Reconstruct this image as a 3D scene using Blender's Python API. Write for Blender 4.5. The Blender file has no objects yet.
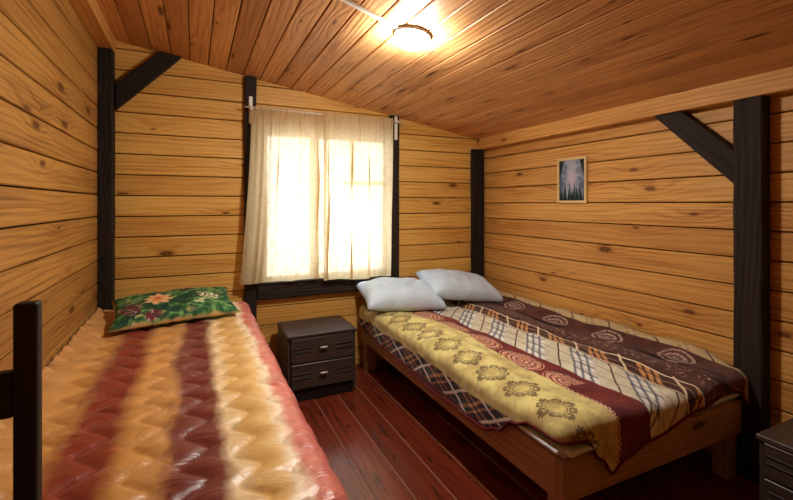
import bpy, bmesh, math, random
from mathutils import Vector, Matrix, noise
random.seed(7)
PI = math.pi
SC = bpy.context.scene
COL = SC.collection
H = 1.34                      # eye height
XL, XR, YB, YF = -0.56, 2.51, 3.36, -0.85
def ceil_z(x): return 2.4236 - 0.1605*(x + 0.469)
SLOPE = math.atan(0.1605)
sin, cos = math.sin, math.cos

def lin(r, g, b):
    f = lambda c: (c/255)/12.92 if c/255 <= .04045 else (((c/255)+.055)/1.055)**2.4
    return (f(r), f(g), f(b), 1)

# ------------------------------------------------------------------ node expressions
class Ex:
    def __init__(s, nt, sock): s.nt, s.s = nt, sock
    def _m(s, op, *a):
        n = s.nt.nodes.new('ShaderNodeMath'); n.operation = op
        for i, x in enumerate((s,)+a):
            if isinstance(x, Ex): s.nt.links.new(x.s, n.inputs[i])
            else: n.inputs[i].default_value = x
        return Ex(s.nt, n.outputs[0])
    def __add__(s, o): return s._m('ADD', o)
    __radd__ = __add__
    def __sub__(s, o): return s._m('SUBTRACT', o)
    def __rsub__(s, o): return (s*-1)+o
    def __mul__(s, o): return s._m('MULTIPLY', o)
    __rmul__ = __mul__
    def __truediv__(s, o): return s._m('DIVIDE', o)
    def __pow__(s, o): return s._m('POWER', o)
    def lt(s, o): return s._m('LESS_THAN', o)
    def gt(s, o): return s._m('GREATER_THAN', o)
    def mn(s, o): return s._m('MINIMUM', o)
    def mx(s, o): return s._m('MAXIMUM', o)
    def fr(s): return s._m('FRACT')
    def fl(s): return s._m('FLOOR')
    def ab(s): return s._m('ABSOLUTE')
    def sn(s): return s._m('SINE')
    def sq(s): return s._m('SQRT')
    def at2(s, o): return s._m('ARCTAN2', o)
    def ss(s, a, b):                       # smoothstep a->b gives 0->1
        n = s.nt.nodes.new('ShaderNodeMapRange'); n.interpolation_type = 'SMOOTHSTEP'
        s.nt.links.new(s.s, n.inputs[0])
        if a < b: n.inputs[1].default_value, n.inputs[2].default_value, n.inputs[3].default_value, n.inputs[4].default_value = a, b, 0, 1
        else: n.inputs[1].default_value, n.inputs[2].default_value, n.inputs[3].default_value, n.inputs[4].default_value = b, a, 1, 0
        return Ex(s.nt, n.outputs[0])
    def band(s, a, b, e=.004): return s.ss(a-e, a+e)*s.ss(b+e, b-e)
    def line(s, w): return s.ab().ss(w*1.3, w*.7)

class Mat:
    def __init__(s, name, rough=.6, spec=.4):
        s.m = bpy.data.materials.new(name); s.m.use_nodes = True
        s.nt = s.m.node_tree; s.b = s.nt.nodes['Principled BSDF']
        s.b.inputs['Roughness'].default_value = rough
        s.b.inputs['Specular IOR Level'].default_value = spec
    def uv(s, layer='UVMap'):
        n = s.nt.nodes.new('ShaderNodeUVMap'); n.uv_map = layer
        x = s.nt.nodes.new('ShaderNodeSeparateXYZ'); s.nt.links.new(n.outputs[0], x.inputs[0])
        return Ex(s.nt, x.outputs[0]), Ex(s.nt, x.outputs[1])
    def obj(s):
        n = s.nt.nodes.new('ShaderNodeTexCoord')
        x = s.nt.nodes.new('ShaderNodeSeparateXYZ'); s.nt.links.new(n.outputs['Object'], x.inputs[0])
        return [Ex(s.nt, x.outputs[i]) for i in range(3)]
    def vec(s, x, y, z=0.0):
        n = s.nt.nodes.new('ShaderNodeCombineXYZ')
        for i, q in enumerate((x, y, z)):
            if isinstance(q, Ex): s.nt.links.new(q.s, n.inputs[i])
            else: n.inputs[i].default_value = q
        return n.outputs[0]
    def noise(s, v, scale=1, detail=2, rough=.5, dist=0):
        n = s.nt.nodes.new('ShaderNodeTexNoise'); s.nt.links.new(v, n.inputs['Vector'])
        n.inputs['Scale'].default_value = scale; n.inputs['Detail'].default_value = detail
        n.inputs['Roughness'].default_value = rough; n.inputs['Distortion'].default_value = dist
        return Ex(s.nt, n.outputs[0])
    def voro(s, v, scale=1, feature='F1'):
        n = s.nt.nodes.new('ShaderNodeTexVoronoi'); n.voronoi_dimensions = '2D'; n.feature = feature
        s.nt.links.new(v, n.inputs['Vector']); n.inputs['Scale'].default_value = scale
        x = s.nt.nodes.new('ShaderNodeSeparateXYZ'); s.nt.links.new(n.outputs['Color'], x.inputs[0])
        return Ex(s.nt, n.outputs['Distance']), Ex(s.nt, x.outputs[0]), Ex(s.nt, x.outputs[1])
    def mix(s, a, b, fac, mode='MIX'):
        n = s.nt.nodes.new('ShaderNodeMix'); n.data_type = 'RGBA'; n.blend_type = mode
        for i, q in ((6, a), (7, b)):
            if isinstance(q, tuple): n.inputs[i].default_value = q
            else: s.nt.links.new(q, n.inputs[i])
        if isinstance(fac, Ex): s.nt.links.new(fac.s, n.inputs[0])
        else: n.inputs[0].default_value = fac
        return n.outputs[2]
    def ramp(s, fac, stops):
        n = s.nt.nodes.new('ShaderNodeValToRGB'); s.nt.links.new(fac.s, n.inputs[0])
        cr = n.color_ramp
        while len(cr.elements) < len(stops): cr.elements.new(.5)
        for e, (p, c) in zip(cr.elements, stops): e.position = p; e.color = c
        return n.outputs[0]
    def color(s, c):
        if isinstance(c, tuple): s.b.inputs['Base Color'].default_value = c
        else: s.nt.links.new(c, s.b.inputs['Base Color'])
        return s
    def rough(s, e): s.nt.links.new(e.s, s.b.inputs['Roughness']); return s
    def bump(s, e, dist=.002, strength=1.0):
        n = s.nt.nodes.new('ShaderNodeBump'); n.inputs['Distance'].default_value = dist
        n.inputs['Strength'].default_value = strength
        s.nt.links.new(e.s, n.inputs['Height']); s.nt.links.new(n.outputs[0], s.b.inputs['Normal'])
        return s

def wood(name, light, dark, knot=lin(96, 48, 20), rough=.55, spec=.3, knots=.45, tint=.35, tintcol=None, kx=2.0, ky=5.5, ring=15, wear=None, bump=.0015, mottle=0, contrast=1.0):
    M = Mat(name, rough, spec)
    u, v = M.uv(); r1, r2 = M.uv('R')
    U = u + r1*41.0; V = v + r2*23.0
    kd, kc, kc2 = M.voro(M.vec(U*kx, V*ky))
    on = kc.gt(1-knots)
    ksz = kc2*kc2*.075 + .03
    kn = (kd/ksz)                                   # 1 at the knot's rim
    kmask = kn.ss(1.15, .75)*on
    halo = kd.ss(.5, .0)*on
    w = M.noise(M.vec(U*.7, V*4.0), 1, 2, .5)
    ph = V*ring*14.0 + w*30.0 + halo*9.0
    rings = (ph.sn()*.5 + .5)**2.2
    fine = M.noise(M.vec(U*2.2, V*105.0), 1, 4, .65)
    broad = M.noise(M.vec(U*.8, V*9.0), 1, 2, .5)
    g = rings*.25 + .06 + (fine-.5)*1.9 + (broad-.5)*1.2 + .2 + halo*.15
    c = M.mix(light, dark, g.ss(0, 1.1)*contrast)
    tc = tintcol or tuple(dark[i]*.9 for i in range(3))+(1,)
    c = M.mix(c, tc, r1.ss(.25, 1.0)*tint)
    if mottle:
        n2 = M.noise(M.vec(U*4.0, V*14.0), 1, 5, .65)
        c = M.mix(c, tuple(dark[i]*.35 for i in range(3))+(1,), n2.ss(.52, .75)*mottle)
    kr = ((kn*9.0).sn()*.5+.5)*.35
    c = M.mix(c, knot, (kmask - kr*kmask))
    c = M.mix(c, knot, kn.ss(1.9, 1.0)*on*.35)
    if wear:
        n3 = M.noise(M.vec(U*3.0, V*40.0), 1, 6, .7)
        c = M.mix(c, wear[0], n3.ss(wear[1], wear[1]+.12)*wear[2])
    M.color(c)
    M.bump((fine*.6 + rings*-.4), bump)
    return M.m

M_BACK  = wood('pine_wall_honey', lin(232, 184, 98), lin(184, 122, 50), rough=.5)
M_LEFT  = wood('pine_wall_amber', lin(192, 140, 70), lin(126, 78, 32), rough=.5, knots=.5)
M_RIGHT = wood('pine_wall_orange', lin(222, 166, 90), lin(160, 98, 42), rough=.5, knots=.5)
M_CEIL  = wood('pine_ceiling', lin(234, 176, 116), lin(168, 106, 62), rough=.5, knots=.75, tint=.5, kx=1.6, ky=7.5, mottle=.25)
M_BEAM  = wood('pine_beam', lin(228, 172, 96), lin(180, 116, 54), rough=.55, knots=.4)
M_DARK  = wood('dark_stained_timber', lin(50, 38, 33), lin(24, 18, 16), knot=lin(14, 10, 9), rough=.75, spec=.25, knots=.3, mottle=.5, bump=.004)
M_FOOT  = wood('black_worn_timber', lin(46, 38, 34), lin(24, 19, 18), knot=lin(14, 10, 9), rough=.6, spec=.3, knots=.3, wear=(lin(130, 112, 94), .6, .55), bump=.003)
M_FLOOR = wood('red_painted_boards', lin(124, 48, 27), lin(68, 26, 17), knot=lin(45, 18, 13), rough=.26, spec=.5, knots=.25, tint=.4, ring=10, mottle=.85, wear=(lin(176, 104, 74), .64, .4), bump=.001)
M_BED   = wood('raw_bed_board', lin(192, 158, 124), lin(148, 114, 84), knot=lin(60, 34, 20), rough=.65, knots=.35, mottle=.3)
M_BEDL  = wood('brown_bed_board', lin(120, 78, 48), lin(80, 48, 28), rough=.6, knots=.3)
M_NS    = wood('wenge_veneer', lin(76, 61, 54), lin(34, 27, 24), knot=lin(24, 18, 16), rough=.42, spec=.45, knots=.0, ring=20, tint=.3, bump=.0008, contrast=1.0)
M_NS2   = wood('wenge_veneer_recess', lin(34, 27, 25), lin(16, 12, 11), rough=.5, knots=.0)
M_GAP   = Mat('dark_gap_filling', .95, .1).color(lin(40, 24, 14)).m
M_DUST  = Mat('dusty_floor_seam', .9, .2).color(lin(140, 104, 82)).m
M_WFRAME = wood('painted_window_wood', lin(206, 190, 160), lin(176, 156, 124), rough=.5, knots=.1, tint=.1)
M_WHITE = Mat('white_plastic', .45).color(lin(226, 222, 212)).m
M_CHROME = Mat('chrome', .22, .5); M_CHROME.b.inputs['Metallic'].default_value = .5; M_CHROME = M_CHROME.color(lin(232, 232, 232)).m
M_GREY  = Mat('grey_lamp_collar', .5).color(lin(150, 148, 142)).m

# ------------------------------------------------------------------ mesh building
class MB:
    def __init__(s):
        s.bm = bmesh.new(); s.uv = s.bm.loops.layers.uv.new('UVMap'); s.r = s.bm.loops.layers.uv.new('R')
    def box(s, c, size, grain='x', bev=.004, rot=None, mi=0, seg=1, taper=None):
        t = bmesh.new(); tu = t.loops.layers.uv.new('UVMap'); tr = t.loops.layers.uv.new('R')
        bmesh.ops.create_cube(t, size=1)
        for vv in t.verts: vv.co = Vector((vv.co.x*size[0], vv.co.y*size[1], vv.co.z*size[2]))
        if taper:
            for vv in t.verts: taper(vv.co)
        if bev: bmesh.ops.bevel(t, geom=list(t.edges), offset=min(bev, min(size)*.3), segments=seg, affect='EDGES', profile=.6)
        s._finish(t, tu, tr, grain, Matrix.Translation(c) @ (rot.to_4x4() if rot else Matrix()), mi)
    def prism(s, pts, y0, y1, grain_dir, axis='y', mi=0, bev=.004):
        """extrude polygon pts (2D) between two planes along axis; grain_dir = 3D vector"""
        t = bmesh.new(); tu = t.loops.layers.uv.new('UVMap'); tr = t.loops.layers.uv.new('R')
        mk = (lambda p, d: Vector((p[0], d, p[1]))) if axis == 'y' else (lambda p, d: Vector((d, p[0], p[1])))
        a = [t.verts.new(mk(p, y0)) for p in pts]; b = [t.verts.new(mk(p, y1)) for p in pts]
        n = len(pts); t.faces.new(a); t.faces.new(b[::-1])
        for i in range(n): t.faces.new((a[i], b[i], b[(i+1) % n], a[(i+1) % n]))
        bmesh.ops.recalc_face_normals(t, faces=list(t.faces))
        if bev: bmesh.ops.bevel(t, geom=list(t.edges), offset=bev, segments=1, affect='EDGES')
        s._finish(t, tu, tr, Vector(grain_dir).normalized(), Matrix(), mi)
    def _finish(s, t, tu, tr, grain, mat, mi):
        g = {'x': Vector((1, 0, 0)), 'y': Vector((0, 1, 0)), 'z': Vector((0, 0, 1))}[grain] if isinstance(grain, str) else grain
        ra, rb = random.random(), random.random()
        t.normal_update()
        for f in t.faces:
            n = f.normal
            side = n.cross(g)
            if side.length < .3: side = Vector((1, 0, 0)) if abs(g.x) < .5 else Vector((0, 1, 0)); gg = n.cross(side)*.3
            else: gg = g
            # stable in-face axis: largest world component of side, positive
            side.normalize()
            if max(side, key=abs) < 0: side = -side
            for l in f.loops:
                l[tu].uv = (l.vert.co.dot(gg), l.vert.co.dot(side)); l[tr].uv = (ra, rb)
            f.material_index = mi
        t.transform(mat)
        me = bpy.data.meshes.new('tmp'); t.to_mesh(me); t.free()
        s.bm.from_mesh(me); bpy.data.meshes.remove(me)
    def cyl(s, p0, p1, r0, r1=None, seg=16, mi=0):
        p0, p1 = Vector(p0), Vector(p1); d = p1-p0
        r1 = r0 if r1 is None else r1
        mat = Matrix.Translation((p0+p1)/2) @ d.to_track_quat('Z', 'Y').to_matrix().to_4x4()
        geo = bmesh.ops.create_cone(s.bm, cap_ends=True, segments=seg, radius1=r0, radius2=r1, depth=d.length, matrix=mat)
        for vv in geo['verts']:
            for f in vv.link_faces: f.material_index = mi; f.smooth = len(f.verts) == 4
    def build(s, name, mats, parent=None, loc=None):
        me = bpy.data.meshes.new(name)
        bmesh.ops.recalc_face_normals(s.bm, faces=list(s.bm.faces))
        if loc is not None: s.bm.transform(Matrix.Translation(-Vector(loc)))
        s.bm.to_mesh(me); s.bm.free()
        for m in (mats if isinstance(mats, (list, tuple)) else [mats]): me.materials.append(m)
        o = bpy.data.objects.new(name, me); COL.objects.link(o)
        if parent: o.parent = parent
        elif loc is not None: o.location = loc
        return o

def tag(o, label=None, cat=None, group=None, kind=None):
    for k, x in (('label', label), ('category', cat), ('group', group), ('kind', kind)):
        if x: o[k] = x
    return o
def empty(name, loc, label, cat, group=None, rz=0):
    o = bpy.data.objects.new(name, None); COL.objects.link(o); o.location = loc; o.rotation_euler.z = rz
    o.empty_display_size = .05
    return tag(o, label, cat, group)
def shade(o, angle=None):
    for p in o.data.polygons: p.use_smooth = True
    return o
def lerp_pts(pts, x):
    if x <= pts[0][0]: return pts[0][1]
    for (a, b), (c, d) in zip(pts, pts[1:]):
        if x <= c:
            t = (x-a)/(c-a); t = t*t*(3-2*t); return b+(d-b)*t
    return pts[-1][1]

# ------------------------------------------------------------------ setting
# floor: boards running in depth
m = MB()
x = .743 - .165*9
while x < XR+.1:
    m.box((x+.0825, (YB+YF)/2, -.02), (.1615, YB-YF+.2, .04), 'y', bev=.003)
    x += .165
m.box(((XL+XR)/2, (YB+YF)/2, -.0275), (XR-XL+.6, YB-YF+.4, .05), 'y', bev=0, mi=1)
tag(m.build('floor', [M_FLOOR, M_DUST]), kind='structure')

def clip_ceiling(bm):
    n = Vector((.1605, 0, 1)).normalized()
    bmesh.ops.bisect_plane(bm, geom=bm.verts[:]+bm.edges[:]+bm.faces[:], plane_co=(0, 0, ceil_z(0)+.012), plane_no=n, clear_outer=True)

PW = .14
def seams(off, zmax):
    z = off
    while z > -.0: z -= PW
    out = []
    while z < zmax: out.append((z, z+PW)); z += PW
    return out
GAPW = .0065
# back wall with the window opening
WX0, WX1, WZ0, WZ1 = .415, 1.525, .696, 1.956
m = MB()
for a, b in seams(1.396, 2.5):
    zc = (a+b)/2; hgt = PW-GAPW
    if WZ0 < zc < WZ1:
        for p, q in ((XL-.05, WX0), (WX1, XR+.05)):
            m.box(((p+q)/2, YB+.02, zc), (q-p, .04, hgt), 'x', bev=.004)
    else:
        m.box(((XL+XR)/2, YB+.02, zc), (XR-XL+.1, .04, hgt), 'x', bev=.004)
for p, q, z0, z1 in ((XL-.05, WX0, 0, 2.5), (WX1, XR+.05, 0, 2.5), (WX0, WX1, 0, WZ0), (WX0, WX1, WZ1, 2.5)):
    m.box(((p+q)/2, YB+.075, (z0+z1)/2), (q-p, .1, z1-z0), 'x', bev=0, mi=1)
clip_ceiling(m.bm)
tag(m.build('wall_back', [M_BACK, M_GAP]), kind='structure')
# left wall
m = MB()
for a, b in seams(1.40, 2.5):
    m.box((XL-.02, (YB+YF)/2, (a+b)/2), (.04, YB-YF+.08, PW-GAPW), 'y', bev=.004)
m.box((XL-.075, (YB+YF)/2, 1.25), (.1, YB-YF+.08, 2.5), 'y', bev=0, mi=1)
clip_ceiling(m.bm)
tag(m.build('wall_left', [M_LEFT, M_GAP]), kind='structure')
# right wall
m = MB()
PWR = .1415
z = 1.349 - PWR*10
while z < 2.0:
    m.box((XR+.02, (YB+YF)/2, z+PWR/2), (.04, YB-YF+.08, PWR-GAPW), 'y', bev=.004); z += PWR
m.box((XR+.075, (YB+YF)/2, 1.0), (.1, YB-YF+.08, 2.1), 'y', bev=0, mi=1)
clip_ceiling(m.bm)
tag(m.build('wall_right', [M_RIGHT, M_GAP]), kind='structure')
# wall behind the viewer
m = MB()
for a, b in seams(1.396, 2.5):
    m.box(((XL+XR)/2, YF-.02, (a+b)/2), (XR-XL+.1, .04, PW-GAPW), 'x', bev=.004)
m.box(((XL+XR)/2, YF-.075, 1.25), (XR-XL+.2, .1, 2.5), 'x', bev=0, mi=1)
clip_ceiling(m.bm)
tag(m.build('wall_front', [M_BACK, M_GAP]), kind='structure')
# sloped plank ceiling, boards running in depth
m = MB()
rotc = Matrix.Rotation(SLOPE, 3, 'Y')
x = -.62
while x < XR+.1:
    xc = x+.059
    m.box((xc, (YB+YF)/2, ceil_z(xc)+.012), (.1142, YB-YF+.1, .024), 'y', bev=.004, rot=rotc)
    x += .1195*cos(SLOPE)
m.box(((XL+XR)/2, (YB+YF)/2, ceil_z((XL+XR)/2)+.06), (XR-XL+.5, YB-YF+.3, .06), 'y', bev=0, rot=rotc, mi=1)
tag(m.build('ceiling', [M_CEIL, M_GAP]), kind='structure')
# natural wood wall plates under the ceiling
m = MB()
bx0 = 2.43
m.prism([(bx0, 1.858), (XR, 1.858), (XR, ceil_z(XR)+.003), (bx0, ceil_z(bx0)+.003)], YF, YB, (0, 1, 0), bev=.003)
tag(m.build('trim_1', M_BEAM), kind='structure')
m = MB()
m.prism([(XL, 2.335), (-.475, 2.335), (-.475, ceil_z(-.475)+.003), (XL, ceil_z(XL)+.003)], YF, YB, (0, 1, 0), bev=.003)
tag(m.build('trim_2', M_BEAM), kind='structure')

# window
GL = Mat('window_glass', .02)
GL.b.inputs['Transmission Weight'].default_value = 1; GL.b.inputs['IOR'].default_value = 1.02
GL = GL.color((.95, .97, .97, 1)).m
m = MB()
yc, yd = YB+.06, .07
def bar(x0, x1, z0, z1, dy=0, d=yd): m.box(((x0+x1)/2, yc+dy, (z0+z1)/2), (x1-x0, d, z1-z0), 'z' if z1-z0 > x1-x0 else 'x', bev=.004)
bar(WX0, .50, WZ0, WZ1); bar(1.492, WX1, WZ0, WZ1); bar(.50, 1.492, 1.872, WZ1); bar(.50, 1.492, WZ0, .775)
bar(.842, .905, .775, 1.872)
bar(1.12, 1.492, 1.50, 1.535, d=.05); bar(1.18, 1.215, 1.535, 1.872, d=.05)
wf = tag(m.build('window_1', M_WFRAME), kind='structure')
for x0, x1, z0, z1 in ((.50, .842, .775, 1.872), (.905, 1.492, .775, 1.50), (.905, 1.18, 1.535, 1.872), (1.215, 1.492, 1.535, 1.872)):
    m = MB(); m.box(((x0+x1)/2, yc+.005, (z0+z1)/2), (x1-x0-.002, .005, z1-z0-.002), bev=0)
    if x0 == .905 and z0 > 1: pass
    m.build('pane', GL, wf)

# ------------------------------------------------------------------ dark timber frame
def rough_post(name, x0, x1, y0, y1, z0, z1, label):
    m = MB()
    t = lambda co: None
    m.box(((x0+x1)/2, (y0+y1)/2, (z0+z1)/2), (x1-x0, y1-y0, z1-z0), 'z', bev=.006)
    bm = m.bm
    bmesh.ops.subdivide_edges(bm, edges=[e for e in bm.edges if abs((e.verts[0].co-e.verts[1].co).z) > .5], cuts=26, use_grid_fill=True)
    cx, cy = (x0+x1)/2, (y0+y1)/2
    for vv in bm.verts:
        k = .004*noise.noise(Vector((vv.co.x*9, vv.co.y*9, vv.co.z*5)))
        vv.co.x += k*(1 if vv.co.x > cx else -1) - .004; vv.co.y += k*.6
    return tag(m.build(name, M_DARK, loc=(cx, cy, z0)), label, 'timber post')
rough_post('timber_post', XL+.004, -.475, 3.25, YB, 0, 2.335, 'dark stained corner post between the left wall and back wall, behind the green pillow')
rough_post('timber_post', .335, .42, 3.32, YB, 0, ceil_z(.38), 'dark stained post along the left edge of the curtained window')
rough_post('timber_post', 1.508, 1.60, 3.32, YB, 0, ceil_z(1.57), 'dark stained post along the right edge of the curtained window')
rough_post('timber_post', 2.362, 2.50, 3.325, YB, 0, 1.858, 'dark stained post in the far corner beyond the white pillows')
rough_post('timber_post', 2.435, XR, 1.09, 1.213, 0, 1.858, 'wide dark post on the right wall at the foot of the patterned bed')
m = MB()
m.box(((.42+1.525)/2, 3.335, .683), (1.105, .05, .125), 'x', bev=.006)
tag(m.build('window_sill_beam', M_DARK, loc=(.97, 3.36, .683)), 'dark stained horizontal beam running under the curtained window', 'beam')
m = MB()
m.prism([(-.472, 2.135), (-.216, ceil_z(-.216)), (-.085, ceil_z(-.085)), (-.472, 1.958)], 3.315, YB, (.39, 0, .4), bev=.005)
tag(m.build('diagonal_brace', M_DARK, loc=(-.47, 3.36, 2.05)), 'dark diagonal brace from the left corner post up to the ceiling', 'brace')
m = MB()
m.prism([(1.632, 1.858), (1.475, 1.858), (1.211, 1.607), (1.211, 1.434)], 2.445, XR, (0, .43, .43), axis='x', bev=.005)
tag(m.build('diagonal_brace', M_DARK, loc=(XR, 1.2, 1.5)), 'dark diagonal brace on the right wall beside the small painting', 'brace')

# ------------------------------------------------------------------ draped cloths
def grid_mesh(name, rows, uvs, mat, parent=None, thick=.008, loc=None):
    """rows: list of strips; each strip is (list of rows of points, list of rows of uv)"""
    bm = bmesh.new(); L = bm.loops.layers.uv.new('UVMap')
    for pts, uv in zip(rows, uvs):
        vs = [[bm.verts.new(p) for p in r] for r in pts]
        for i in range(len(vs)-1):
            for j in range(len(vs[i])-1):
                q = (vs[i][j], vs[i][j+1], vs[i+1][j+1], vs[i+1][j])
                co = (uv[i][j], uv[i][j+1], uv[i+1][j+1], uv[i+1][j])
                f = bm.faces.new(q)
                f.smooth = True
                for l, c in zip(f.loops, co): l[L].uv = c
    bmesh.ops.remove_doubles(bm, verts=bm.verts[:], dist=1e-5)
    bmesh.ops.recalc_face_normals(bm, faces=bm.faces[:])
    if loc: bm.transform(Matrix.Translation(-Vector(loc)))
    me = bpy.data.meshes.new(name); bm.to_mesh(me); bm.free(); me.materials.append(mat)
    o = bpy.data.objects.new(name, me); COL.objects.link(o)
    if parent: o.parent = parent
    elif loc: o.location = loc
    if thick:
        s = o.modifiers.new('thickness', 'SOLIDIFY'); s.thickness = thick; s.offset = -1
    return o

def drape(name, sx, xe, xw, ye, yh, topz, R, hem_side, hem_end, step, rows, mat, disp, thick=.008, ripple=.012, loc=None):
    """cloth over a bed. sx: +1 when the open side is +X. xe/ye: open edges of the flat top, xw: wall side, yh: head side."""
    xwf = xw if callable(xw) else (lambda y: xw)
    nx = max(2, int(abs(xwf(yh)-xe)/step)); ny = max(2, int((yh-ye)/step))
    top = []; tuv = []
    for j in range(ny+1):
        y = ye+(yh-ye)*j/ny; r = []; ru = []
        for i in range(nx+1):
            x = xe+(xwf(y)-xe)*i/nx
            r.append(Vector((x, y, topz(x, y)+disp(x, y)))); ru.append((x, y))
        top.append(r); tuv.append(ru)
    # contour: side (head->corner), fan, end (corner->wall)
    cols = []
    for j in range(ny, -1, -1): cols.append((xe, ye+(yh-ye)*j/ny, 0.0))
    nf = 18
    for k in range(1, nf): cols.append((xe, ye, (PI/2)*k/nf))
    for i in range(nx+1): cols.append((xe+(xwf(ye)-xe)*i/nx, ye, PI/2))
    sk = []; suv = []
    s = 0; prev = None
    for (x, y, th) in cols:
        nxv = Vector((sx*cos(th), -sin(th)))
        if prev is not None: s += (Vector((x, y))-prev[0]).length + R*abs(th-prev[1])
        prev = (Vector((x, y)), th)
        hz = hem_side(y) if th == 0 else hem_end(x) if th >= PI/2 else hem_side(y)*(1-th/(PI/2))+hem_end(x)*(th/(PI/2))
        z0 = topz(x, y); arc = R*PI/2
        Lh = arc + max(.01, z0-R-hz)
        r = []; ru = []
        for k in range(rows+1):
            d = Lh*k/rows
            if d < arc: a = d/R; out, dn, nn = R*sin(a), R*(1-cos(a)), (sin(a), cos(a))
            else: out, dn, nn = R, R+d-arc, (1, 0)
            u, v = x+nxv.x*d, y+nxv.y*d
            h = disp(u, v)
            rp = ripple*max(0, (d-arc*.6))/.2*(noise.noise(Vector((s*5, 3.1, d*1.5)))*1.0+.25*sin(s*17))
            out += nn[0]*h + rp; dn -= nn[1]*h
            r.append(Vector((x+nxv.x*out, y+nxv.y*out, z0-dn))); ru.append((u, v))
        sk.append(r); suv.append(ru)
    o = grid_mesh(name, [top, sk], [tuv, suv], mat, thick=thick, loc=loc)
    return (o, [r[-1]-Vector(loc) for r in sk])

# --- the left bed: satin quilted spread
def satin():
    M = Mat('striped_satin', .39, .55)
    u, v = M.uv()
    wv = M.noise(M.vec(u*3.0, v*1.6), 2.0, 4, .55)
    wf_ = M.noise(M.vec(u*14.0, v*9.0), 2.0, 3, .6)
    t = (u + (wv-.5)*.11 + (wf_-.5)*.035 + .56)/1.3
    P = lambda x: (x+.56)/1.3
    gold, gold2 = lin(208, 150, 78), lin(222, 178, 106)
    red, red2 = lin(138, 50, 28), lin(116, 46, 40)
    cream = lin(248, 228, 196)
    c = M.ramp(t, [(P(-.56), lin(214, 158, 98)), (P(-.375), gold), (P(-.325), red), (P(-.235), red), (P(-.18), gold), (P(-.09), lin(212, 156, 92)),
                   (P(-.05), red2), (P(.055), red2), (P(.095), lin(232, 204, 158)), (P(.14), gold2), (P(.215), gold2), (P(.252), cream), (P(.285), lin(214, 118, 100)), (P(.36), lin(196, 92, 90)),
                   (P(.55), lin(182, 84, 92)), (P(.72), lin(206, 170, 190))])
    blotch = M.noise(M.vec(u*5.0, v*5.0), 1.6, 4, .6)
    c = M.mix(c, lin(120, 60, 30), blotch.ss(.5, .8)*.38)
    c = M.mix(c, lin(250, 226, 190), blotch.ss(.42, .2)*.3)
    M.color(c)
    M.b.inputs['Sheen Weight'].default_value = .25
    M.b.inputs['Sheen Roughness'].default_value = .4
    M.bump(M.noise(M.vec(u*6.0, v*11.0), 1.5, 3, .5, 1.0), .02, .55)
    return M.m
def tri(t):
    t = t % 1.0
    a = abs(t*2-1)*2-1
    return sin(a*PI/2)*.5 + a*.5
def quilt(u, v):
    s = (u - .036*tri(v/.153 + .3*noise.noise(Vector((u*2, v*2, 1)))))/.135 + .10*noise.noise(Vector((u*3, v*3, 0)))
    puff = abs(sin(PI*s))**.45
    k = 1-.65*min(1, max(0, (u-.2)/.1))
    return (.020*puff - .013)*k - .004*(1-k) + .005*noise.noise(Vector((u*7, v*7, 5)))
LB_Y0 = 1.03
def ltop(x, y):
    z = .632 + .01*noise.noise(Vector((x*2.2, y*2.2, 2)))
    z += .05*max(0, (-.40-x)/.15)**1.5
    z += .012*max(0, (y-3.0)/.28)
    return z
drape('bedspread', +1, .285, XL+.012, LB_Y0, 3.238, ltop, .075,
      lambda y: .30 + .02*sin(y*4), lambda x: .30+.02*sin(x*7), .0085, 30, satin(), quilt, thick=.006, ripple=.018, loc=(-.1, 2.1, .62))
tag(bpy.data.objects['bedspread'], 'shiny quilted satin bedspread with blurred gold, red and pink stripes', 'bedspread')

def rounded_slab(name, x0, x1, y0, y1, z0, z1, r, mat):
    bm = bmesh.new(); bmesh.ops.create_cube(bm, size=1)
    for vv in bm.verts: vv.co = Vector(((x0+x1)/2+vv.co.x*(x1-x0), (y0+y1)/2+vv.co.y*(y1-y0), (z0+z1)/2+vv.co.z*(z1-z0)))
    bmesh.ops.bevel(bm, geom=bm.edges[:], offset=r, segments=5, affect='EDGES')
    bmesh.ops.subdivide_edges(bm, edges=[e for e in bm.edges if e.calc_length() > .3], cuts=12, use_grid_fill=True)
    for f in bm.faces: f.smooth = True
    c = Vector(((x0+x1)/2, (y0+y1)/2, z0)); bm.transform(Matrix.Translation(-c))
    me = bpy.data.meshes.new(name); bm.to_mesh(me); bm.free(); me.materials.append(mat)
    o = bpy.data.objects.new(name, me); COL.objects.link(o); o.location = c
    return o
def sheet(name, c):
    M = Mat(name, .85, .2); x, y, z = M.obj()
    n = M.noise(M.vec(x, y, z), 9, 4, .6)
    M.color(M.mix(c, tuple(k*.9 for k in c[:3])+(1,), n.ss(.3, .7))); M.bump(n, .01, .6); return M.m
tag(rounded_slab('mattress', XL+.02, .315, LB_Y0-.02, 3.23, .36, .605, .045, sheet('cream_ticking', lin(208, 196, 176))),
    'mattress on the left bed underneath the striped satin spread', 'mattress')

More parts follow.
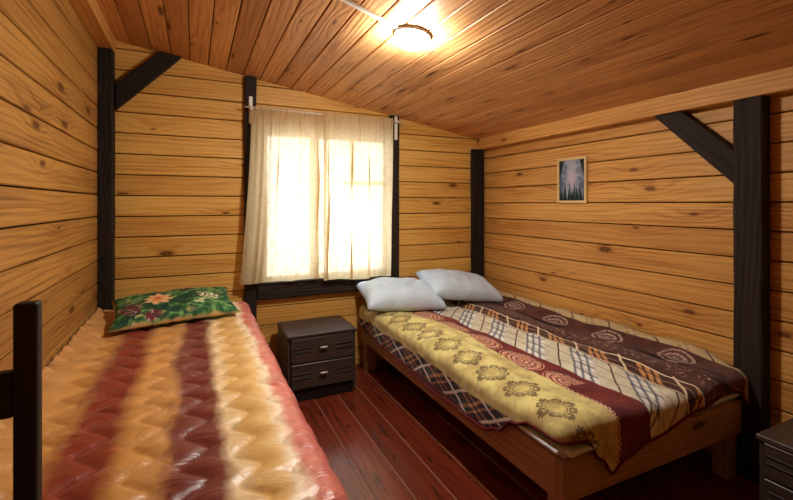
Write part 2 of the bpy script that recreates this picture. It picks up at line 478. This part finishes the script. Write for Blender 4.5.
bed = empty('single_bed', (-.1, 2.15, 0), 'narrow wooden bed along the left wall with a dark foot post and rail', 'bed')
def part(name, mat, parent, *boxes, loc=None):
    m = MB()
    for b in boxes: m.box(*b[:2], *(b[2:]))
    m.bm.transform(Matrix.Translation(-Vector(parent.location)))
    return m.build(name, mat, parent)
for xx in (.30, XL+.025): part('side_rail', M_BEDL, bed, ((xx, 2.115, .285), (.03, 2.23, .15), 'y'))
part('slat_base', M_BEDL, bed, *[((-.12, 1.12+.155*i, .35), (.81, .09, .018), 'x') for i in range(14)])
for xx in (.29, XL+.03):
    part('leg', M_BEDL, bed, ((xx, 3.20, .105), (.05, .05, .21), 'z'))
part('leg', M_BEDL, bed, ((.27, 1.06, .105), (.05, .05, .21), 'z'))
part('headboard_rail', M_BEDL, bed, ((-.12, 3.225, .285), (.80, .025, .15), 'x'))
fy = .93
tag(part('foot_post', M_FOOT, bed, ((-.262, fy+.012, .585), (.033, .03, 1.17), 'z', .003)), 'black foot post with chipped edges')
part('foot_post', M_FOOT, bed, ((XL+.035, fy+.012, .588), (.037, .03, 1.176), 'z', .003))
tag(part('foot_rail', M_FOOT, bed, ((-.395, fy+.014, 1.015), (.23, .022, .078), 'x', .003)), 'black horizontal foot rail')
part('foot_rail', M_FOOT, bed, ((-.395, fy+.014, .28), (.23, .022, .14), 'x', .003))
part('foot_stretcher', M_BEDL, bed, ((-.12, .975, .285), (.84, .026, .15), 'x'), ((XL+.03, 1.0, .285), (.05, .05, .1), 'x'))

# --- pillows
def pillow(name, w, d, t, mat, loc, rot, seed, puff=.5, skew=0, sag=None, dents=.012, n=44):
    bm = bmesh.new(); L = bm.loops.layers.uv.new('UVMap')
    def P(i, j, sgn):
        a, b = i/n*2-1, j/n*2-1
        ex = (1-abs(a)**3.2)*(1-abs(b)**3.2)
        z = t/2*max(ex, 0)**puff
        # pinch the seam in between the corners
        x = a*w/2*(1-.07*(1-b*b)); y = b*d/2*(1-.09*(1-a*a))
        x += skew*y
        e = max(ex, 0)**.5
        z += dents*e*(noise.noise(Vector((x*6+seed, y*6, seed)))+.6*noise.noise(Vector((x*15, y*15+seed, 3)))) + .3*dents*e*sin((x*.6+y)*40+4*noise.noise(Vector((x*5, y*5, seed))))*(1-ex)
        zz = z if sgn > 0 else -z*.55
        if sag: zz += sag(x, y)
        return Vector((x, y, zz)), (a*.5+.5, b*.5+.5)
    for sgn in (1, -1):
        vs = [[bm.verts.new(P(i, j, sgn)[0]) for j in range(n+1)] for i in range(n+1)]
        for i in range(n):
            for j in range(n):
                ids = ((i, j), (i+1, j), (i+1, j+1), (i, j+1))
                f = bm.faces.new([vs[p][q] for p, q in ids]); f.smooth = True
                for l, (p, q) in zip(f.loops, ids): l[L].uv = P(p, q, sgn)[1]
    bmesh.ops.remove_doubles(bm, verts=bm.verts[:], dist=2e-4)
    bmesh.ops.recalc_face_normals(bm, faces=bm.faces[:])
    me = bpy.data.meshes.new(name); bm.to_mesh(me); bm.free(); me.materials.append(mat)
    o = bpy.data.objects.new(name, me); COL.objects.link(o); o.location = loc; o.rotation_euler = rot
    return o

def floral():
    M = Mat('floral_cotton', .75, .25)
    u, v = M.uv(); x, y = u*.66, v*.46
    wob = M.noise(M.vec(x, y), 14, 3, .6)
    xx = x+(wob-.5)*.05; yy = y+(M.noise(M.vec(y+3, x), 14, 3, .6)-.5)*.05
    d, c1, c2 = M.voro(M.vec(xx, yy*1.3), 15)
    d2, e1, e2 = M.voro(M.vec(xx*1.4, yy), 27)
    g = M.mix(lin(40, 102, 60), lin(116, 164, 98), d.ss(.15, .6))
    g = M.mix(g, lin(22, 62, 52), c1.gt(.62)*.85)
    g = M.mix(g, lin(176, 178, 110), (c2.gt(.75)*d.ss(.4, .2))*.85)
    g = M.mix(g, lin(20, 50, 34), d2.ss(.36, .5)*.55)
    edge = (x-.33).ab().ss(.29, .36).mx((y-.23).ab().ss(.20, .25)) + (M.noise(M.vec(x, y), 11, 2)-.5)*1.1
    g = M.mix(g, lin(206, 168, 112), edge.ss(.35, .65))
    def blob(cx, cy, r, col, fac=1.0, wave=0, petals=7):
        nonlocal g
        dx, dy = xx-cx, yy-cy
        rr = (dx*dx+dy*dy).sq()
        if wave: rr = rr + (dy.at2(dx)*petals).sn()*wave
        g = M.mix(g, col, rr.ss(r*1.08, r*.85)*fac)
    blob(.225, .235, .072, lin(232, 182, 130), 1, .012, 8); blob(.225, .235, .042, lin(226, 148, 96), 1, .008, 6); blob(.225, .24, .016, lin(170, 100, 50))
    for cx, cy, r in ((.08, .17, .075), (.10, .10, .05), (.20, .045, .05), (.40, .40, .07)):
        dx, dy = x-cx, y-cy; rr = (dx*dx+dy*dy).sq()
        b, b1, _ = M.voro(M.vec(x, y), 60)
        g = M.mix(g, M.mix(lin(112, 32, 56), lin(206, 150, 160), b1.gt(.72)*b.ss(.5, .25)), rr.ss(r, r*.6)*b.ss(.62, .45))
    for cx, cy, r in ((.52, .20, .075), (.45, .12, .04)):
        dx, dy = x-cx, y-cy; rr = (dx*dx+dy*dy).sq()
        b, b1, _ = M.voro(M.vec(x, y), 48)
        g = M.mix(g, lin(232, 222, 190), rr.ss(r, r*.6)*b.ss(.5, .34))
    M.color(g); M.bump(M.noise(M.vec(x, y), 260, 2), .0008)
    return M.m
p = pillow('pillow', .70, .47, .14, floral(), (-.105, 2.99, .70), (math.radians(9), 0, math.radians(13)), 4.0, skew=.12)
tag(p, 'flat pillow in green floral fabric lying at the head of the left bed', 'pillow')

# ------------------------------------------------------------------ right bed
def blanket_mat():
    M = Mat('patterned_plush', .92, .15)
    u0, v0 = M.uv()
    # woven figure lines wander a little
    u = u0 + (M.noise(M.vec(u0, v0), 4.5, 2)-.5)*.04 + (M.noise(M.vec(u0, v0), 1.6, 1)-.5)*.05
    v = v0 + (M.noise(M.vec(u0+7, v0), 4.5, 2)-.5)*.03
    # 1: dark plaid hem
    p = v/.34; q = (u-1.09)/.17
    d1, d2 = (p+q).fr()-.5, (p-q).fr()-.5
    dark = lin(36, 30, 38)
    c = M.mix(dark, lin(196, 142, 102), ((d1.ab()-.27).ab().line(.05)).mx((d2.ab()-.27).ab().line(.05))*0.0)
    e1, e2 = (p+q+.5).fr()-.5, (p-q+.5).fr()-.5
    tan = (((e1*26).sn()).gt(.1)*e1.ab().lt(.2)).mx(((e2*26).sn()).gt(.1)*e2.ab().lt(.2))
    both = (((e1*26).sn()).gt(.1)*e1.ab().lt(.2))*(((e2*26).sn()).gt(.1)*e2.ab().lt(.2))
    c = M.mix(c, lin(166, 112, 78), tan*.8); c = M.mix(c, lin(226, 188, 156), both*.9)
    c = M.mix(c, lin(222, 216, 210), d1.line(.045).mx(d2.line(.045)))
    c = M.mix(c, lin(96, 28, 30), u.ss(1.045, 1.03))
    hemc = c
    # 2: yellow with wreath motifs
    yb = M.noise(M.vec(u0, v0), 9, 3, .6)
    yel = M.mix(lin(222, 210, 138), lin(188, 168, 108), yb.ss(.38, .62))
    cellv = (v/.205+.28).fr()*.205-.1025; du = u-1.31
    rr = (cellv*cellv + du*du).sq(); th = cellv.at2(du)
    th8 = ((th/(PI/4)).fr()-.5)*(PI/4)                    # eight sectors, centred between the axes
    ax, ay = rr*th8.ab(), rr
    curl = ((ax-.020)*(ax-.020)+(rr-.058)*(rr-.058)).sq()
    ring = (curl-.015).line(.0035)*rr.gt(.046) + (curl-.0075).line(.003)*.8 + (rr-.038).line(.003)*.7
    th4 = ((th/(PI/2)+.5).fr()-.5)*(PI/2)
    leafr = rr-.080; leaf = (leafr.ab()*.42+(th4*rr).ab()).lt(.0075)
    leaf2 = ((rr-.074-(th4*rr).ab()*.5).ab()*.8+((th4*rr).ab()-.013).ab()).lt(.0062)
    mot = ring.mn(1.0).mx(leaf).mx(leaf2)*rr.lt(.1)
    yel = M.mix(yel, lin(72, 46, 40), mot*.85)
    # 3: burgundy with pale dotted ovals
    burg = M.mix(lin(124, 42, 40), lin(92, 28, 32), yb.ss(.3, .7))
    cv = (v/.33+.12).fr()*.33-.165; cu = u-1.56
    er = ((cv/.15)*(cv/.15)+(cu/.085)*(cu/.085)).sq()
    dots = M.noise(M.vec(u0, v0), 95, 1)
    oval = ((er*26).sn()).gt(-.55)*er.lt(1.0)*v0.gt(1.42)
    burg = M.mix(burg, lin(226, 172, 142), oval*dots.ss(.34, .5)*.95)
    ch = ((v/.024).fr()-.5); cr = ((ch*.024)*(ch*.024)+(u-1.508)*(u-1.508)).sq()
    chain = (cr-.0085).line(.0028)*v0.lt(1.42)
    # 4: beige plaid
    bei = M.mix(lin(224, 218, 194), lin(200, 194, 172), yb.ss(.3, .7))
    vs_ = v - (u-1.89)*1.05                               # the cross stripes run askew over the bed
    skew = (vs_/.345-.304+.06).fr()
    blk = skew.band(.36, .80, .012)
    bei = M.mix(bei, lin(240, 240, 238), blk*.75)
    bei = M.mix(bei, lin(86, 96, 116), ((skew-.36)*3/.44).fr().band(.62, 1.0, .06)*blk*.85)
    bei = M.mix(bei, lin(70, 66, 78), ((u-1.70)/.085).fr().band(.35, .62, .05)*blk*.6)
    bei = M.mix(bei, lin(84, 50, 36), (skew-.06).line(.018))
    bei = M.mix(bei, lin(150, 116, 84), (u-1.77).line(.004)*.7)
    bei = M.mix(bei, lin(150, 116, 84), (u-1.86).line(.004)*.7)
    # 5: dark band with orange blocks
    orb = M.mix(lin(70, 40, 34), lin(48, 28, 28), yb.ss(.3, .7))
    k2 = (vs_/.30+.2).fr()
    orb = M.mix(orb, lin(212, 152, 90), k2.band(.12, .56, .01)*((k2-.12)*3/.44).fr().band(.0, .62, .05)*u.band(1.945, 2.065))
    orb = M.mix(orb, lin(90, 50, 40), ((u-1.945)/.06).fr().band(.3, .55, .06)*.7)
    orb = M.mix(orb, lin(230, 212, 180), (k2-.80).line(.03).mx((u-2.068).line(.006)).mx((u-1.95).line(.005)))
    orb = M.mix(orb, lin(186, 150, 118), (u-2.01).line(.004)*.7)
    # 6: brown with ovals
    bro = M.mix(lin(98, 56, 48), lin(66, 36, 34), yb.ss(.3, .7))
    def ovals(col, cu0, per, ph, a, b):
        cv = (v/per+ph).fr()*per-per/2; cu = u-cu0
        er = ((cv/a)*(cv/a)+(cu/b)*(cu/b)).sq()
        return M.mix(col, lin(196, 170, 158), ((er*15).sn().gt(-.2)*er.lt(1.0))*dots.ss(.36, .52)*.85)
    bro = ovals(bro, 2.32, .42, .1, .10, .065)
    sp = M.noise(M.vec(u0*1.0, v0*.6), 60, 2, .7)
    bro = M.mix(bro, lin(196, 172, 160), sp.ss(.56, .64)*u.band(2.12, 2.20, .02)*.8)
    bro = M.mix(bro, lin(24, 14, 16), (u-2.25).line(.012))
    # 7: beige by the wall
    bw = M.mix(lin(206, 186, 144), lin(184, 160, 118), yb.ss(.3, .7))
    k3 = (vs_/.30+.6).fr()
    bw = M.mix(bw, lin(84, 50, 36), (k3-.1).line(.02))
    bw = M.mix(bw, lin(140, 110, 84), k3.band(.4, .75, .01)*(k3*40).sn().gt(.2)*((u/.03).fr().lt(.6))*.6)
    c = M.mix(hemc, yel, u.ss(1.136, 1.146))
    c = M.mix(c, burg, u.ss(1.50, 1.508))
    c = M.mix(c, lin(226, 196, 160), chain)
    c = M.mix(c, bei, u.ss(1.68, 1.686))
    c = M.mix(c, orb, u.ss(1.935, 1.941))
    c = M.mix(c, bro, u.ss(2.085, 2.09))
    c = M.mix(c, bw, u.ss(2.395, 2.401))
    c = M.mix(c, lin(96, 30, 34), v0.ss(.985+.0, .975)*0.0)
    fz = M.noise(M.vec(u0, v0), 300, 3, .7)
    c = M.mix(c, lin(20, 14, 12), fz.ss(.5, .8)*.35)
    M.color(c)
    M.bump(fz*.6+M.noise(M.vec(u0, v0), 40, 2)*.4, .005, .8)
    M.b.inputs['Sheen Weight'].default_value = .15
    return M.m
RBX, RBY = 1.262, 1.195
def rtop(x, y):
    z = .514 + .024*noise.noise(Vector((x*2.5, y*2.0, 7))) + .014*noise.noise(Vector((x*7, y*4, 1)))
    z += .012*math.exp(-((x-1.38)/.1)**2)
    z += .05*lerp_pts([(2.32, 0), (2.45, 1)], x)*lerp_pts([(1.2, .2), (1.45, 1)], y)
    z -= .014*math.exp(-((x-2.25-.03*noise.noise(Vector((y*2, 0, 0))))/.018)**2)
    return z
def rdisp(u, v): return .004*noise.noise(Vector((u*14, v*14, 9)))
hs = [(1.2, .472), (1.30, .466), (1.42, .42), (1.52, .34), (1.62, .30), (2.14, .29), (2.6, .318), (3.08, .345), (3.28, .36)]
he = [(1.2, .472), (1.32, .455), (1.41, .36), (1.47, .292), (1.56, .335), (1.70, .372), (2.05, .426), (2.28, .468), (2.36, .44), (2.42, .37), (2.5, .38)]
o, hem = drape('blanket', -1, RBX, lambda y: 2.425+.05*min(1, max(0, (y-1.21)/.12)), RBY, 3.285, rtop, .052, lambda y: lerp_pts(hs, y), lambda x: lerp_pts(he, x), .0105, 18, blanket_mat(), rdisp, thick=.010, ripple=.010, loc=(1.8, 2.2, .5))
tag(o, 'plush blanket with yellow, burgundy, plaid and brown bands spread over the right bed', 'blanket')
cu = bpy.data.curves.new('hem_binding', 'CURVE'); cu.dimensions = '3D'; cu.bevel_depth = .0065; cu.bevel_resolution = 2
sp = cu.splines.new('POLY'); sp.points.add(len(hem)-1)
for q, h_ in zip(sp.points, hem): q.co = (h_.x, h_.y, h_.z, 1)
cu.materials.append(Mat('burgundy_binding', .9, .2).color(lin(92, 30, 34)).m)
tmp = bpy.data.objects.new('hem_curve', cu); COL.objects.link(tmp); bpy.context.view_layer.update()
hm = bpy.data.meshes.new_from_object(tmp.evaluated_get(bpy.context.evaluated_depsgraph_get())); hm.name = 'hem_binding'
if not hm.materials: hm.materials.append(cu.materials[0])
bpy.data.objects.remove(tmp); bpy.data.curves.remove(cu)
hb = bpy.data.objects.new('hem_binding', hm); COL.objects.link(hb); hb.parent = o; tag(hb, 'dark burgundy hem binding')
mt = rounded_slab('mattress', 1.222, XR-.09, 1.153, 3.29, .381, .466, .036, sheet('blue_white_sheet', lin(222, 232, 244)))
tag(mt,
    'mattress in a white sheet showing at the near corner of the right bed', 'mattress')
for vv in mt.data.vertices:                                     # the corner of the sheet bulges out under the blanket
    g = vv.co + mt.location
    if g.z < .44 and g.z > .383:
        wz = min(1, (.444-g.z)/.02)*min(1, (g.z-.381)/.012)
        if g.x < 1.27: vv.co.x -= .024*wz*lerp_pts([(1.25, 1), (1.5, 0)], g.y)
        if g.y < 1.20: vv.co.y -= .022*wz*lerp_pts([(1.28, 1), (1.52, 0)], g.x)

bed2 = empty('double_bed', (1.86, 2.2, 0), 'low raw wood bed frame along the right wall under the patterned blanket', 'bed')
RX0, RX1, RY0, RY1 = 1.235, XR-.012, 1.168, 3.30
part('side_rail', M_BED, bed2, ((RX0+.0175, (RY0+RY1)/2+.018, .30), (.035, RY1-RY0-.036, .16), 'y', .003))
part('side_rail', M_BED, bed2, ((RX1-.0175, (1.23+RY1)/2, .30), (.035, RY1-1.23, .16), 'y', .003))
part('end_rail', M_BED, bed2, (((RX0+2.42)/2, RY0+.0175, .30), (2.42-RX0, .035, .16), 'x', .003))
part('end_rail', M_BED, bed2, (((RX0+RX1)/2, RY1-.0175, .30), (RX1-RX0-.07, .035, .16), 'x', .003))
part('slat_base', M_BED, bed2, *[(((RX0+RX1)/2, 1.30+.15*i, .369), (RX1-RX0-.08, .09, .02), 'x') for i in range(13)])
for xx, yy in ((RX0+.05, RY0+.055), (RX0+.05, 3.235), (2.375, RY0+.055), (RX1-.08, 3.235)):
    part('leg', M_BED, bed2, ((xx, yy, .15), (.085, .07, .30), 'z', .004))

pm = sheet('white_blue_cotton', lin(206, 226, 246))
p = pillow('pillow', .64, .41, .23, pm, (1.478, 3.065, .605), (math.radians(14), math.radians(3), math.radians(-6)), 2.0, puff=.40, dents=.022)
tag(p, 'white pillow on the right bed, the one nearer the window and nightstand', 'pillow', 'white pillows on the right bed')
p = pillow('pillow', .67, .42, .22, pm, (2.03, 3.06, .632), (math.radians(16), math.radians(9), math.radians(-3)), 8.0, puff=.40, dents=.022)
tag(p, 'white pillow on the right bed, the one in the corner by the right wall', 'pillow', 'white pillows on the right bed')

# ------------------------------------------------------------------ nightstands
def nightstand(loc, rz, w, d, h, label):
    r = empty('nightstand', loc, label, 'nightstand', 'dark nightstands', rz)
    def pt(name, mat, *boxes, parent=r):
        m = MB()
        for b in boxes: m.box(*b)
        return m.build(name, mat, parent)
    # origin: middle of the front edge at floor, body goes back in +y
    pt('body', [M_NS], ((-w/2+.009, d/2+.008, h/2), (.018, d-.016, h-.024), 'z', .002), ((w/2-.009, d/2+.008, h/2), (.018, d-.016, h-.024), 'z', .002),
       ((0, d-.006, h/2), (w-.036, .012, h-.03), 'x', .001), ((0, d/2, .07), (w-.036, d-.05, .016), 'x', .001))
    pt('top', [M_NS], ((0, d/2, h-.011), (w+.012, d, .022), 'x', .003))
    tag(pt('plinth', [M_NS2], ((0, .03, .04), (w-.036, .018, .075), 'x', .002)), None)
    dh = (h-.022-.085)/2
    for k in (0, 1):
        zc = .085+dh*(k+.5)
        f = pt('drawer', [M_NS, M_NS2], ((0, .014, zc), (w-.04, .022, dh-.008), 'x', .003),
               *[((sx*(w/2-.02-.07), .0035, zc+.018-.03*j), (.12, .006, .010), 'x', .002, None, 1) for sx in (-1, 1) for j in range(2)])
        m = MB()
        m.cyl((-.026, -.014, zc+.012), (.026, -.014, zc+.012), .006, seg=12)
        for sx in (-1, 1): m.cyl((sx*.02, -.014, zc+.012), (sx*.02, .006, zc+.012), .003, seg=8)
        tag(m.build('handle', M_CHROME, f), 'small chrome handle')
    return r
nightstand((.80, 2.873, 0), 0, .478, .40, .456, 'dark two drawer nightstand under the window between the two beds')
nightstand((2.09, .745, 0), -PI/2, .42, .40, .395, 'dark nightstand against the right wall, beyond the foot of the patterned bed')

# ------------------------------------------------------------------ curtains
def curtain_mat():
    M = Mat('sheer_linen', .8, .1)
    u, v = M.uv()
    nz = M.noise(M.vec(u*130, v*12), 1, 3, .6); nz2 = M.noise(M.vec(u*12, v*130), 1, 3, .6)
    slub = M.noise(M.vec(u*14, v*22), 1, 4, .7)
    col = M.mix(lin(226, 200, 150), lin(190, 156, 104), (nz*.5+nz2*.5).ss(.35, .65))
    col = M.mix(col, lin(170, 136, 90), slub.ss(.5, .75)*.5)
    M.color(col)
    nt = M.nt
    tr = nt.nodes.new('ShaderNodeBsdfTranslucent'); nt.links.new(M.mix(col, lin(255, 240, 206), .35), tr.inputs[0])
    tp = nt.nodes.new('ShaderNodeBsdfTransparent'); tp.inputs[0].default_value = lin(250, 240, 222)
    m1 = nt.nodes.new('ShaderNodeMixShader'); m1.inputs[0].default_value = .55
    nt.links.new(M.b.outputs[0], m1.inputs[1]); nt.links.new(tr.outputs[0], m1.inputs[2])
    m2 = nt.nodes.new('ShaderNodeMixShader')
    f = (nz*.5+nz2*.5).ss(.62, .40)*.14+.03
    nt.links.new(f.s, m2.inputs[0])
    nt.links.new(m1.outputs[0], m2.inputs[1]); nt.links.new(tp.outputs[0], m2.inputs[2])
    nt.links.new(m2.outputs[0], nt.nodes['Material Output'].inputs[0])
    return M.m
CM = curtain_mat()
ROD_Z, ROD_Y = 2.040, 3.268
def curtain(x0, x1, bx0, bx1, zb, seed, label, y0, ruffle=None, folds=()):
    nx, nz = 220, 90
    pts, uvs = [], []
    for j in range(nz+1):
        t = j/nz; z = ROD_Z+.018 - (ROD_Z+.018-zb(0))*t; r = []; ru = []
        for i in range(nx+1):
            s = i/nx
            a, b = x0+(bx0-x0)*t**1.6, x1+(bx1-x1)*t**1.4
            wob = .012*noise.noise(Vector((s*3+seed, t*2, 1)))*t
            x = a+(b-a)*s+wob*4*s*(1-s)
            gather = math.exp(-t*7)
            y = y0 + .006*gather*sin(s*110+seed*3+2*noise.noise(Vector((s*8, seed, 0)))) \
                + (.009+.030*min(1, t*2))*noise.noise(Vector((s*7+seed, t*.8, seed))) + .013*noise.noise(Vector((s*19+seed, t*1.2, 4))) \
                - .012*sin(PI*min(1, t*1.5))*max(0, sin(s*9+seed))
            if ruffle is not None:
                e = abs(s-ruffle); k = max(0, 1-e/.05)
                y -= .018*k*min(1, t*4); 
                y -= .004*k*sin(t*130)
            for fc, fw_, fa in folds:
                q = (s-fc-.02*noise.noise(Vector((t*3, seed, fc*9))))/fw_; k = min(1, t*3)*(.75+.5*noise.noise(Vector((t*2.5, fc*7, seed))))
                x -= fa*k*q*math.exp(-q*q)*1.65; y += .009*k*math.tanh(q*1.6)*math.exp(-q*q*.25)
            zz = z + (zb(s)-zb(0))*t + .003*gather*sin(s*90)
            r.append(Vector((x, y, zz))); ru.append((s*.85, z))
        pts.append(r); uvs.append(ru)
    o = grid_mesh('curtain', [pts], [uvs], CM, thick=0, loc=((x0+x1)/2, y0, ROD_Z))
    return tag(o, label, 'curtain', 'sheer linen curtains on the window')
curtain(.372, .94, .292, .925, lambda s: .757+.004*s, 1.3, 'left sheer beige curtain panel, flaring out at its lower outer corner', 3.272, ruffle=.985, folds=((.36, .04, .034), (.88, .045, .05)))
curtain(.905, 1.500, .90, 1.484, lambda s: .742-.006*s+.006*sin(s*9), 5.1, 'right sheer beige curtain panel beside the right window post', 3.250, folds=((.07, .04, .04), (.40, .035, .032), (.66, .04, .036)))
rod = empty('curtain_rod', (.95, ROD_Y, ROD_Z), 'thin white curtain rod on two white brackets above the window', 'curtain rod')
m = MB(); m.cyl((.325-.95, 0, .006), (1.60-.95, 0, -.004), .0055, seg=10); m.build('rod', M_WHITE, rod)
for xx, zz in ((.372, .0), (1.558, -.045)):
    m = MB(); m.box((xx-.95, .043, zz-.005), (.026, .012, .20), 'z', .003); m.box((xx-.95, .018, -.004), (.012, .05, .02), 'y', .002)
    m.build('bracket', M_WHITE, rod)

# ------------------------------------------------------------------ painting
def art_mat():
    M = Mat('painted_canvas', .6, .3)
    u, v = M.uv()           # u across 0..1, v up 0..1
    n = M.noise(M.vec(u*4, v*6), 1.5, 4, .6)
    sky = M.mix(lin(70, 88, 112), lin(166, 168, 186), (n*1.4-.2+((u-.5).ab()*-1.2+.4)).ss(.2, .9))
    sky = M.mix(sky, lin(196, 176, 190), (((u-.5)*(u-.5)*6+(v-.55)*(v-.55)*5).sq()).ss(.55, .05)*.7)
    c = sky
    # side cliffs of dark forest
    side = (u-.5).ab() + (v-.95)*.42 + (n-.5)*.10
    c = M.mix(c, lin(22, 34, 36), side.ss(.31, .35))
    def trees(c, freq, ph, base, hgt, col):
        t = (u*freq+ph); cell = t.fl(); f = (t.fr()-.5).ab()*2
        hh = ((cell*12.9).sn()*43758.5).fr()*.14+hgt
        jag = ((v*60).fr())*.12
        return M.mix(c, col, (v - (base + hh*(1-f*(1.25-jag*.5)))).lt(0))
    c = trees(c, 5.2, .3, .06, .34, lin(58, 84, 92))
    c = trees(c, 6.3, .1, .0, .26, lin(24, 46, 48))
    c = trees(c, 8.1, .6, -.02, .14, lin(12, 24, 26))
    M.color(c); return M.m
yA0, yA1, zA0, zA1 = 2.150, 2.420, 1.346, 1.682
art = empty('framed_painting', (XR, (yA0+yA1)/2, zA0), 'small framed painting of dark pines under a grey sky on the right wall', 'painting')
fw, fd = .020, .018
M_FR = wood('pale_frame_wood', lin(226, 196, 142), lin(186, 150, 96), rough=.5, knots=0, tint=.1)
m = MB()
hh, ww = zA1-zA0, yA1-yA0
for b in (((-fd/2, 0, fw/2), (fd, ww, fw), 'y', .002), ((-fd/2, 0, hh-fw/2), (fd, ww, fw), 'y', .002), ((-fd/2, -ww/2+fw/2, hh/2), (fd, fw, hh-2*fw), 'z', .002), ((-fd/2, ww/2-fw/2, hh/2), (fd, fw, hh-2*fw), 'z', .002)): m.box(*b)
m.build('frame', M_FR, art)
bm = bmesh.new(); L = bm.loops.layers.uv.new('UVMap')
bmesh.ops.create_cube(bm, size=1)
for vv in bm.verts: vv.co = Vector((-.006+vv.co.x*.008, vv.co.y*(ww-2*fw), hh/2+vv.co.z*(hh-2*fw)))
for f in bm.faces:
    for l in f.loops: l[L].uv = (.5-l.vert.co.y/(ww-2*fw), (l.vert.co.z-fw)/(hh-2*fw))
me = bpy.data.meshes.new('canvas'); bm.to_mesh(me); bm.free(); me.materials.append(art_mat())
cv = bpy.data.objects.new('canvas', me); COL.objects.link(cv); cv.parent = art

# ------------------------------------------------------------------ ceiling lamp and its cable duct
LX, LY = .985, 1.90
lamp = empty('ceiling_lamp', (LX, LY, ceil_z(LX)), 'round glowing ceiling lamp with a grey collar', 'lamp')
lamp.rotation_euler = (0, SLOPE, 0)
def lathe(prof, seg=48):
    bm = bmesh.new(); rings = []
    for r, z in prof:
        rings.append([bm.verts.new((r*cos(2*PI*k/seg), r*sin(2*PI*k/seg), z)) for k in range(seg)] if r > 1e-5 else [bm.verts.new((0, 0, z))])
    for a, b in zip(rings, rings[1:]):
        for k in range(seg):
            q = [a[k % len(a)], a[(k+1) % len(a)], b[(k+1) % len(b)], b[k % len(b)]]
            q2 = []
            for z in q:
                if z not in q2: q2.append(z)
            if len(q2) > 2: bm.faces.new(q2).smooth = True
    bmesh.ops.recalc_face_normals(bm, faces=bm.faces[:])
    return bm
def from_bm(name, bm, mat, parent):
    me = bpy.data.meshes.new(name); bm.to_mesh(me); bm.free(); me.materials.append(mat)
    o = bpy.data.objects.new(name, me); COL.objects.link(o); o.parent = parent; return o
from_bm('collar', lathe([(0, 0), (.090, 0), (.094, -.006), (.093, -.016), (.086, -.018), (0, -.018)]), M_GREY, lamp)
ME = bpy.data.materials.new('lit_glass'); ME.use_nodes = True
b_ = ME.node_tree.nodes['Principled BSDF']; b_.inputs['Base Color'].default_value = (.9, .9, .88, 1)
b_.inputs['Emission Color'].default_value = (1.0, .97, .87, 1); b_.inputs['Emission Strength'].default_value = 210
prof = [(.080, -.014)] + [(.088*cos(a), -.016-.058*sin(a)) for a in [i*PI/2/14 for i in range(15)]]
prof[-1] = (0, prof[-1][1])
from_bm('lamp_shade', lathe(prof), ME, lamp)
m = MB()
dr = Vector((-1, -.23, 0)); dr.z = .1605; dl = 1.46
p0 = Vector((LX, LY, ceil_z(LX)-.007))+dr*.10
p1 = p0+dr*1.38
mid = (p0+p1)/2
ax = (p1-p0).normalized(); nrm = Vector((.1605, 0, 1)).normalized(); sd = nrm.cross(ax).normalized(); nrm = ax.cross(sd)
rm = Matrix((ax, sd, nrm)).transposed()
m.box(mid, ((p1-p0).length, .022, .013), 'x', .002, rm)
tag(m.build('cable_duct', M_WHITE, loc=mid), 'white plastic cable duct running across the ceiling to the lamp', 'cable duct')

# ------------------------------------------------------------------ light and camera
w = bpy.data.worlds.new('sky'); SC.world = w; w.use_nodes = True
bg = w.node_tree.nodes['Background']; bg.inputs[0].default_value = (.86, .94, 1.0, 1); bg.inputs[1].default_value = 3.3

cam = bpy.data.cameras.new('camera'); cam.sensor_fit = 'HORIZONTAL'; cam.sensor_width = 36
cam.lens = 427/793*36; cam.shift_y = -46/793; cam.clip_start = .05
co = bpy.data.objects.new('camera', cam); COL.objects.link(co)
co.location = (0, 0, H); co.rotation_euler = (PI/2, 0, -math.atan(201.5/427))
SC.camera = co
vs = SC.view_settings; vs.view_transform = 'Standard'; vs.look = 'None'; vs.gamma = 1; vs.use_curve_mapping = False
vs.exposure = 0.75
SC.cycles.use_denoising = True
SC.cycles.max_bounces = 10; SC.cycles.diffuse_bounces = 5; SC.cycles.transparent_max_bounces = 8
SC.cycles.sample_clamp_indirect = 6
